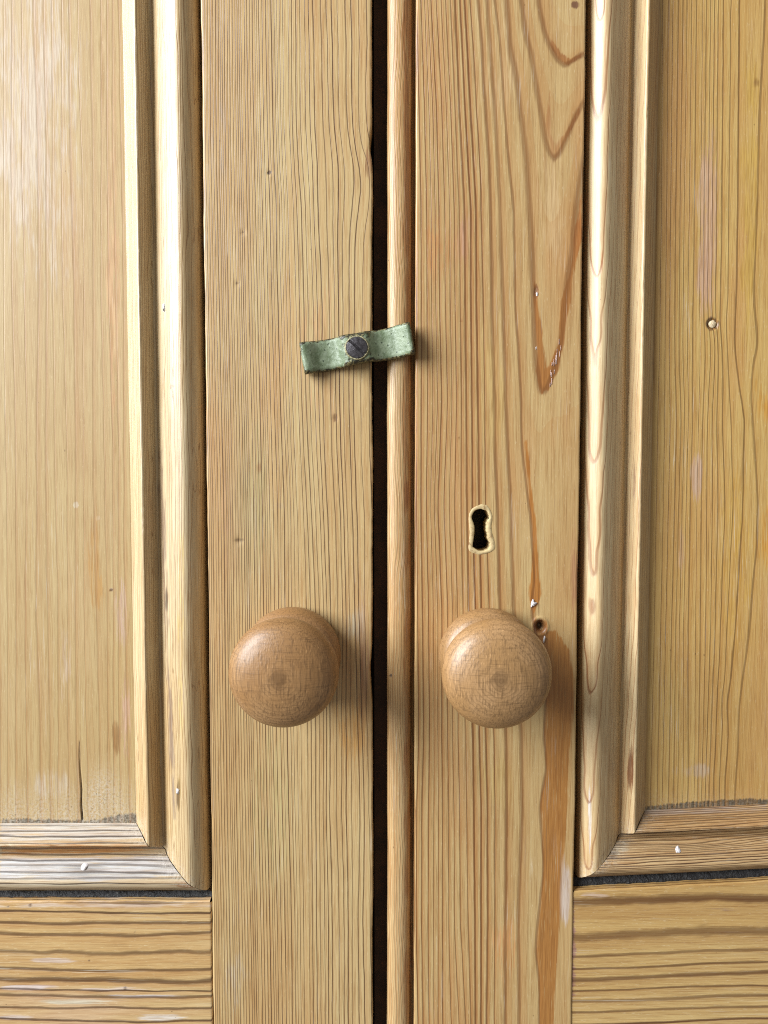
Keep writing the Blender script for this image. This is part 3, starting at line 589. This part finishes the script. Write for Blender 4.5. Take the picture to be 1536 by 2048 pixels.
def phi_hr(u, a):
    roll = np.exp(-((u - 9) / 4.5) ** 2)
    return u * 0.85 + wob(a * 20, 57, 0.35) + wob(u * 0.5 + a * 26, 58, 0.55) + roll * (np.cos(a * 95) * 1.3) * 0.9 + 1.3 * np.exp(-((u - 27) / 2.5) ** 2) * np.sin(a * 60)
thr = [('p', [(1285, 1618), (1536, 1604), (1536, 1624), (1285, 1634)], 5, srgb(178, 158, 140), .6), ('e', 1240, 1700, 40, 30, srgb(206, 192, 164), .6), ('e', 1252, 1654, 14, 9, srgb(110, 132, 124), .9), ('e', 1225, 1708, 14, 20, srgb(104, 86, 66), .6), ('e', 1400, 1690, 80, 26, srgb(196, 160, 108), .4)]
moulding(doorR, 1, False, M['mould_hr'], 91, phi_hr, .30, thr, XR, railR, (.95, .80), 'brown striped horizontal panel moulding with a white fleck', gap=0.0016)

# --- grime packed into the joint between moulding and rail
def grime(parent, side, xedge, rail, seed, width):
    x = np.linspace(xedge + side * 0.0002, side * 0.19, 260); t = np.linspace(0, 1, 7)
    X = np.repeat(x[:, None], 7, 1); w = width + wob(x * 130, seed, 0.0004)
    Z = rail(x)[:, None] - 0.0004 + t[None] * w[:, None]
    Y = 0.0042 + 0.0009 * np.sin(t * math.pi)[None] * -1 + wob(X * 900 + t[None] * 3, seed + 1, 0.00035) + t[None] * 0.0012
    V = np.stack([X, Y, Z], -1).reshape(-1, 3)
    o = mesh_obj('joint_grime', V, facing(V, grid_faces(260, 7)).tolist(), M['grime'], parent); o['kind'] = 'stuff'
grime(doorL, -1, XL - 0.001, railL, 101, 0.0031); grime(doorR, 1, XR + 0.001, railR, 111, 0.0044)

# --- door backs close the frames behind the mouldings
def slab(name, x0, x1, y0, y1, z0, z1, mat, parent):
    V = [(x, y, z) for x in (x0, x1) for y in (y0, y1) for z in (z0, z1)]
    Fc = [(0, 1, 3, 2), (4, 6, 7, 5), (0, 4, 5, 1), (2, 3, 7, 6), (0, 2, 6, 4), (1, 5, 7, 3)]
    return mesh_obj(name, V, Fc, mat, parent, smooth=False)
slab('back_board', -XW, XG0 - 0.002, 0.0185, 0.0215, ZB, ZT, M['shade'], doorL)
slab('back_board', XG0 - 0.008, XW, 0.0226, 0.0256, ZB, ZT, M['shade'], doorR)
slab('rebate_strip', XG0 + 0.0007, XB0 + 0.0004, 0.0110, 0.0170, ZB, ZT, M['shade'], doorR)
# --- bead along the meeting edge of the right door
a = np.linspace(0, 1, 26); wbd = XB1 - XB0
bx = XB0 + wbd * (0.5 - 0.5 * np.cos(a * math.pi)); by = 0.0046 - 0.0044 * np.sin(a * math.pi) ** 0.8
bx = np.r_[XB0, XB0, bx, XB1 + 0.0001, XS0 + 0.0006]; by = np.r_[0.020, 0.008, by, 0.0062, 0.0066]
zs = ticks(ZB, ZT, 0.0014, outer=(-0.25, 0.215, 0.01)); X = bx[:, None] + wob(zs * 50, 121, 0.00018)[None]; Y = by[:, None] + wob(zs * 60, 122, 0.00010)[None] + 0 * X
Z = np.repeat(zs[None], len(bx), 0); U = np.repeat((np.r_[0, np.cumsum(np.hypot(np.diff(bx), np.diff(by)))] * 1000)[:, None], len(zs), 1)
phi = U * 0.85 + wob(Z * 24, 123, 1.3) + wob(Z * 60 + U * 0.3, 124, 0.4)
g = np.hypot(np.gradient(phi, axis=0) / np.maximum(np.gradient(U, axis=0), .05), 0.02)
px, py = proj(X, Y, Z)
tb = [('p', [(804, -200), (826, -200), (826, 2200), (806, 2200)], 6, srgb(172, 122, 76), .55), ('p', [(806, 0), (815, 0), (816, 300), (820, 640), (820, 720), (814, 720), (810, 400)], 5, srgb(170, 112, 62), .7), ('e', 808, 800, 8, 120, srgb(186, 136, 84), .6), ('e', 815, 990, 6, 40, srgb(150, 88, 44), .7), ('e', 781, 1352, 4, 5, srgb(40, 30, 20), 1.0), ('e', 777, 520, 3, 3, srgb(60, 44, 30), .9)]
V = np.stack([X, Y, Z], -1).reshape(-1, 3)
mesh_obj('edge_bead', V, facing(V, grid_faces(*X.shape)).tolist(), M['bead'], doorR, attrs_from(phi, np.clip(g, .05, 3), .3, stain_and_light(px, py, tb), None))

# ------------------------------------------------------------------ knobs
def knob_mat(name, seed, c1, c2, c3):
    t = NT(name); co = t.coord(); sep = t.t.nodes.new('ShaderNodeSeparateXYZ'); t.t.links.new(co, sep.inputs[0])
    x, y, z = sep.outputs; r = t.math('SQRT', t.math('ADD', t.math('POWER', x, 2.0), t.math('POWER', z, 2.0)))
    big = t.noise(co, (55, 55, 40), 3, 0.6, off=(seed, seed, 1)); c = t.mix(t.mapr(big, 0.36, 0.64), c1, c2)
    fl = t.noise(co, (1500, 1500, 110), 3, 0.6, off=(seed, 0, 0)); cr = t.noise(co, (110, 300, 1700), 3, 0.6, off=(0, seed, 0))
    rg = t.noise(co, (300, 300, 300), 3, 0.6)
    ring = t.math('SINE', t.math('ADD', t.math('MULTIPLY', r, 4200.0), t.math('MULTIPLY', rg, 11.0)))
    c = t.mix(t.mapr(fl, 0.46, 0.70, 0, 0.55), c, c3); c = t.mix(t.mapr(cr, 0.52, 0.72, 0, 0.42), c, c3)
    c = t.mix(t.mapr(t.noise(co, (1900, 1900, 260), 2, 0.5, off=(3, seed, 2)), 0.60, 0.76, 0, 0.5), c, tuple(min(1, v * 1.5) for v in c2))
    c = t.mix(t.math('MULTIPLY', t.math('MULTIPLY', t.mapr(ring, 0.2, 1.0), t.mapr(big, 0.36, 0.6)), 0.34), c, c3)
    core = t.mapr(t.math('ADD', r, t.math('MULTIPLY', t.math('SUBTRACT', rg, 0.5), 0.008)), 0.0015, 0.0048, 0.55, 0.0)
    c = t.mix(t.math('MULTIPLY', core, t.math('LESS_THAN', y, -0.035)), c, c3)
    h = t.math('ADD', t.math('MULTIPLY', fl, 0.7), t.math('MULTIPLY', cr, 0.45)); h = t.math('ADD', h, t.math('MULTIPLY', ring, 0.03))
    return t.done(c, t.mapr(fl, 0.2, 0.8, 0.36, 0.5, False), t.bump(h, 0.00014), Coat_Weight=0.22, Coat_Roughness=0.30)
def lathe(name, pr, n, c, mat, parent, wobble=0.0):
    pr = np.array(pr) / 1000.0; d = np.r_[0, np.cumsum(np.hypot(*np.diff(pr, axis=0).T))]
    t = np.linspace(0, d[-1], 44); pr = np.c_[np.interp(t, d, pr[:, 0]), np.interp(t, d, pr[:, 1])]
    pr[1:-1] = (pr[:-2] + 2 * pr[1:-1] + pr[2:]) / 4
    th = np.linspace(0, 2 * math.pi, n, endpoint=False)
    X = c[0] + pr[None, :, 0] * np.cos(th)[:, None]; Z = c[2] + pr[None, :, 0] * np.sin(th)[:, None]
    Y = c[1] - np.repeat(pr[None, :, 1], n, 0)
    V = np.stack([X, Y, Z], -1).reshape(-1, 3); Fc = grid_faces(n, len(pr), wrap=True).tolist()
    return mesh_obj(name, V, Fc, mat, parent, origin=c)
def knob(parent, px, py, mat, label):
    x, z = P(px, py, -0.007); x, z = float(x), float(z); c = (x, 0.0, z)
    base = np.array(parent.location)
    k = bpy.data.objects.new('knob', None); k.location = np.array(c) - base; k.empty_display_size = 0.02; k['label'] = label; link(k, parent)
    lathe('knob_base', [(0.01, -0.3), (19.6, -0.3), (19.8, 0.2), (20.5, 2.5), (20.7, 5.5), (20.3, 8.5), (18.8, 11.2), (15.5, 13.2), (12.6, 15.2), (11.2, 18.0), (11.0, 21.0), (11.4, 23.0)], 96, c, mat, k)
    lathe('knob_cap', [(11.0, 22.5), (13.5, 23.4), (17.3, 24.4), (19.8, 26.0), (21.0, 28.4), (21.45, 31.0), (20.9, 34.0), (19.4, 36.6), (16.7, 38.8), (12.8, 40.5), (8.6, 41.6), (4.2, 42.2), (0.01, 42.4)], 96, c, mat, k)
    return k
knob(doorL, 583, 1314, knob_mat('turned_beech', 2.0, srgb(152, 112, 69), srgb(166, 127, 84), srgb(92, 64, 36)), 'turned round wooden knob below the green catch')
knob(doorR, 976, 1316, knob_mat('turned_beech_pale', 6.0, srgb(162, 123, 78), srgb(178, 139, 96), srgb(100, 72, 42)), 'paler turned round wooden knob below the keyhole')

# ------------------------------------------------------------------ turn catch
def catch_mat():
    t = NT('verdigris_green_paint'); co = t.coord(); wear = t.attr('wear').outputs['Fac']
    n1 = t.noise(co, (260,) * 3, 4, 0.6); n2 = t.noise(co, (900,) * 3, 3, 0.6, off=(3, 1, 2)); n3 = t.noise(co, (480,) * 3, 4, 0.65, off=(7, 7, 1))
    c = t.mix(t.mapr(n1, 0.35, 0.65), srgb(108, 122, 92), srgb(142, 154, 126))
    c = t.mix(t.mapr(n2, 0.56, 0.72, 0, 0.35), c, srgb(186, 196, 178))
    pits = t.math('LESS_THAN', t.voro(co, (520,) * 3), t.mapr(n1, 0.35, 0.65, 0.02, 0.22))
    c = t.mix(t.math('MULTIPLY', pits, 0.8), c, srgb(54, 66, 48))
    wm = t.mapr(t.math('ADD', wear, t.math('MULTIPLY', t.math('SUBTRACT', n3, 0.5), 1.5)), 0.50, 0.72)
    wc = t.mix(t.mapr(n2, 0.46, 0.62), srgb(48, 46, 34), srgb(132, 124, 84))
    c = t.mix(wm, c, wc)
    h = t.math('ADD', n3, t.math('MULTIPLY', n2, 0.6)); h = t.math('SUBTRACT', h, t.math('MULTIPLY', pits, 0.8)); h = t.math('SUBTRACT', h, t.math('MULTIPLY', wm, 0.6))
    return t.done(c, 0.40, t.bump(h, 0.00022))
M['catch'] = catch_mat()
cx, cz = P(714, 696, -0.006); cx, cz = float(cx), float(cz); ang = math.radians(10.2); cy = 0.0
ts = np.linspace(-1, 1, 90); half = 0.0232
key_t = [-1.0, -0.93, -0.84, -0.70, -0.52, -0.36, -0.27, -0.2, 0.2, 0.27, 0.36, 0.52, 0.70, 0.84, 0.93, 1.0]
key_h = [6.4, 6.7, 5.8, 3.4, 2.5, 3.4, 5.3, 6.6, 6.6, 5.2, 3.3, 2.5, 3.7, 6.2, 8.0, 7.6]
hh = np.interp(ts, key_t, key_h); hh = np.convolve(np.pad(hh, 2, mode='edge'), [.1, .2, .4, .2, .1], 'valid') / 1000
ws = np.linspace(-1, 1, 24)
V, wr, rows = [], [], []
wid = 0.0062 + 0.0004 * np.abs(ts) + wob(ts * 6, 131, 0.00015)
ring = []
for i, t_ in enumerate(ts):
    lo = 0.0003 if abs(t_) < 0.26 else min(hh[i] - 0.0022, 0.0012)
    endr = max(0.0, abs(t_) - 0.97) / 0.03
    top = [(w * wid[i], hh[i] - 0.0009 * max(0, abs(w) - 0.86) / 0.14 - endr * 0.0008) for w in ws]
    sec = top + [(wid[i] * 1.02, hh[i] - 0.0020), (wid[i] * 0.96, lo), (-wid[i] * 0.96, lo), (-wid[i] * 1.02, hh[i] - 0.0020)]
    for j, (w, h) in enumerate(sec):
        lx = t_ * half + (0.0006 * (w / 0.006)) * 0; lz = w
        h2 = h + (wob(t_ * 40 + w * 3000, 133, 0.00008) if j < len(ws) else 0)
        V.append((cx + lx * math.cos(ang) - lz * math.sin(ang), -h2, cz + lx * math.sin(ang) + lz * math.cos(ang)))
        e = max(abs(w) / wid[i], 0); boss = 1.0 if abs(t_) < 0.28 else 0.0
        wv = max(0, (e - 0.72) / 0.28) * 0.9 + max(0, (abs(t_) - 0.88) / 0.12) * 0.7 + boss * 0.5
        wr.append(min(1.2, wv) if j < len(ws) else 1.0)
ns = len(ws) + 4; n = len(ts)
Fc = []
for i in range(n - 1):
    for j in range(ns): Fc.append((i * ns + j, i * ns + (j + 1) % ns, (i + 1) * ns + (j + 1) % ns, (i + 1) * ns + j))
Fc.append(tuple(range(ns - 1, -1, -1))); Fc.append(tuple((n - 1) * ns + j for j in range(ns)))
V = np.array(V)
catch = mesh_obj('turn_catch', V, Fc, M['catch'], doorL, {'wear': np.array(wr)}, origin=(cx, 0, cz), label='small pale green metal turn catch with worn edges')
# its screw: pale washer ring and a dark slotted head
def screw(parent):
    r = 0.0043; h0 = 0.0065
    sa = math.radians(-43) ; V = []; Fc = []
    # two half discs with the slot between them, slightly domed
    nr, na = 7, 34
    for sgn in (1, -1):
        b0 = len(V)
        for i in range(nr):
            for j in range(na):
                a_ = math.pi * j / (na - 1); rr = r * i / (nr - 1); lx = rr * math.cos(a_); ly = max(rr * math.sin(a_), 0.00052) * sgn
                k = math.hypot(lx, ly)
                if k > r: lx *= r / k; ly *= r / k
                V.append((lx, ly, h0 + 0.0007 * (1 - (min(k, r) / r) ** 2) + 0.0010 + random.uniform(-1, 1) * 0.00006))
        for i in range(nr - 1):
            for j in range(na - 1):
                f = (b0 + i * na + j, b0 + (i + 1) * na + j, b0 + (i + 1) * na + j + 1, b0 + i * na + j + 1); Fc.append(f if sgn > 0 else f[::-1])
        # slot wall
        row = [b0 + i * na for i in range(nr - 1, 0, -1)] + [b0 + i * na + na - 1 for i in range(nr)]
        b1 = len(V); V += [(V[q][0], V[q][1], h0 - 0.0008) for q in row]
        for q in range(len(row) - 1): Fc.append((row[q], row[q + 1], b1 + q + 1, b1 + q))
    b = len(V); m = 40; h0 += 0.0006                                # slot floor and rim
    V += [(r * math.cos(6.2832 * i / m), r * math.sin(6.2832 * i / m), h0 + 0.0003) for i in range(m)]
    V += [(r * math.cos(6.2832 * i / m), r * math.sin(6.2832 * i / m), h0 - 0.0002) for i in range(m)]; V.append((0, 0, h0 - 0.0002))
    for i in range(m):
        Fc.append((b + m + i, b + m + (i + 1) % m, b + 2 * m))
    W = [(cx + (x * math.cos(sa) - y * math.sin(sa)), -z, cz + (x * math.sin(sa) + y * math.cos(sa))) for x, y, z in V]
    mesh_obj('screw', W, Fc, M['iron'], parent, label='dark slotted screw head')
    V = []; m = 60
    for rr, h in ((0.0042, h0 - 0.0009), (0.0043, h0 + 0.0000), (0.0046, h0 + 0.00025), (0.0049, h0 + 0.0), (0.0051, h0 - 0.0009)):
        for i in range(m):
            a_ = 6.2832 * i / m; V.append((cx + rr * math.cos(a_), -(h + wob(a_ * 3, 7, 0.0001)), cz + rr * math.sin(a_)))
    mesh_obj('screw_cup', V, [(k * m + i, k * m + (i + 1) % m, (k + 1) * m + (i + 1) % m, (k + 1) * m + i) for k in range(4) for i in range(m)], M['cup'], parent)
screw(catch)

# ------------------------------------------------------------------ keyhole insert
def loop(poly, n):
    p = np.vstack([poly, poly[:1]]); d = np.r_[0, np.cumsum(np.hypot(*np.diff(p, axis=0).T))]; t = np.linspace(0, d[-1], n, endpoint=False)
    q = np.c_[np.interp(t, d, p[:, 0]), np.interp(t, d, p[:, 1])]
    for _ in range(2): q = (np.roll(q, 1, 0) + 2 * q + np.roll(q, -1, 0)) / 4
    return q
def by_angle(poly, n, c):
    q = loop(poly, 400); a_ = np.unwrap(np.arctan2(q[:, 1] - c[1], q[:, 0] - c[0])); i0 = np.argmin(np.abs((a_ + math.pi) % (2 * math.pi) - 0.0))
    q = np.roll(q, -i0, 0); return q[np.linspace(0, 400, n, endpoint=False).astype(int)]
n = 120; kc2 = KI.mean(0); O = by_angle(KO, n, kc2); I = by_angle(KI, n, kc2)
th_ = np.linspace(0, 40, n); O = O + np.c_[wob(th_, 141, 0.5), wob(th_, 142, 0.5)]; rgh = np.clip((I[:, 0] - kc2[0]) / 14, 0, 1)[:, None]
I = I + np.c_[wob(th_ * 2, 143, 1.0), wob(th_ * 2, 144, 1.0)] * (0.1 + 1.3 * rgh)
rings = [(O, 0.0012), (O, 0.0001), (O * .9 + I * .1, -0.00012), (O * .45 + I * .55, -0.00012), (O * .1 + I * .9, -0.00006), (I, 0.00015), (I, 0.004), (I, 0.011)]
V = []
for q, y in rings:
    x, z = P(q[:, 0], q[:, 1]); V += [(a_, y, b_) for a_, b_ in zip(x, z)]
Fc = [(k * n + i, k * n + (i + 1) % n, (k + 1) * n + (i + 1) % n, (k + 1) * n + i) for k in range(len(rings) - 1) for i in range(n)]
esc = mesh_obj('keyhole_insert', V, Fc, M['insert'], doorR, label='pale inset keyhole surround')
x, z = P(I[:, 0], I[:, 1]); xm, zm = x.mean(), z.mean()
V = [(xm + (a_ - xm) * s, y, zm + (b_ - zm) * s) for s, y in ((1.03, 0.0016), (1.25, 0.0030), (1.3, 0.016)) for a_, b_ in zip(x, z)] + [(xm, 0.016, zm)]
Fc = [(k * n + i, k * n + (i + 1) % n, (k + 1) * n + (i + 1) % n, (k + 1) * n + i) for k in range(2) for i in range(n)] + [(2 * n + i, 2 * n + (i + 1) % n, 3 * n) for i in range(n)]
mesh_obj('lock_cavity', V, Fc, M['lock'], esc)

# ------------------------------------------------------------------ nail, paint flecks
def fleck(parent, pts, depth, mat=None, h=0.0005, name='paint_fleck', jit=0.45, slope=(0.0, 0.0)):
    pts = np.array(pts, float); q = loop(pts, 26) + RNG.normal(0, jit, (26, 2)); c = q.mean(0)
    dq = depth + (q - c) @ np.array(slope); x, z = P(q[:, 0], q[:, 1], dq); xc_, zc_ = P(c[0], c[1], depth); V = [(a_, d_ + 0.0003, b_) for a_, b_, d_ in zip(x, z, dq)]
    V += [(xc_ + (a_ - xc_) * .8, depth + (d_ - depth) * .8 - h * random.uniform(.6, 1.2), zc_ + (b_ - zc_) * .8) for a_, b_, d_ in zip(x, z, dq)] + [(xc_, depth - h, zc_)]
    Fc = [(i, (i + 1) % 26, 26 + (i + 1) % 26, 26 + i) for i in range(26)] + [(26 + i, 26 + (i + 1) % 26, 52) for i in range(26)]
    return mesh_obj(name, V, Fc, mat or M['paint'], parent)
a_ = np.linspace(0, 6.2832, 14, endpoint=False)
fleck(doorR, np.c_[1425.5 + 8.2 * np.cos(a_), 648 + 8.2 * np.sin(a_)], PD + 0.0005, M['nail'], 0.0002, 'nail_plug')
fleck(doorR, [(1064, 1199), (1067, 1196), (1069, 1206), (1076, 1204), (1070, 1211), (1060, 1216)], -0.0001)
fleck(doorR, [(1088, 1270), (1091, 1272), (1089, 1284), (1085, 1288)], -0.0001)
rs = np.random.default_rng(5)
for k in range(16):                                    # slivers of old white paint along the tip of the flame grain
    t_ = k / 15; fx = 1120 - 22 * t_ + rs.normal(0, 2.5); fy = 690 + 75 * t_ + rs.normal(0, 5); ln = rs.uniform(4, 11); wd = rs.uniform(.7, 1.5)
    fleck(doorR, [(fx - wd, fy + ln), (fx - wd * .4, fy - ln), (fx + wd, fy - ln * .8), (fx + wd * .7, fy + ln * .9)], 0.0001, M['chalk'], h=0.00022, jit=0.12)
for p in ([(1071, 694), (1073, 692), (1073, 700), (1071, 702)], [(1072, 585), (1075, 584), (1076, 592), (1073, 593)]):
    fleck(doorR, p, 0.0001, h=0.0002, jit=0.2)
fleck(doorR, [(1349, 1694), (1356, 1688), (1363, 1702), (1362, 1706), (1350, 1705)], 0.00275, slope=(0, -0.000134))
fleck(doorL, [(164, 1728), (172, 1724), (178, 1727), (176, 1735), (168, 1742), (160, 1740)], 0.00235, slope=(0, -0.000128))
fleck(doorL, [(324, 608), (331, 606), (332, 622), (327, 626)], 0.0030)
fleck(doorL, [(353, 1576), (360, 1578), (359, 1588), (353, 1588)], 0.0007)
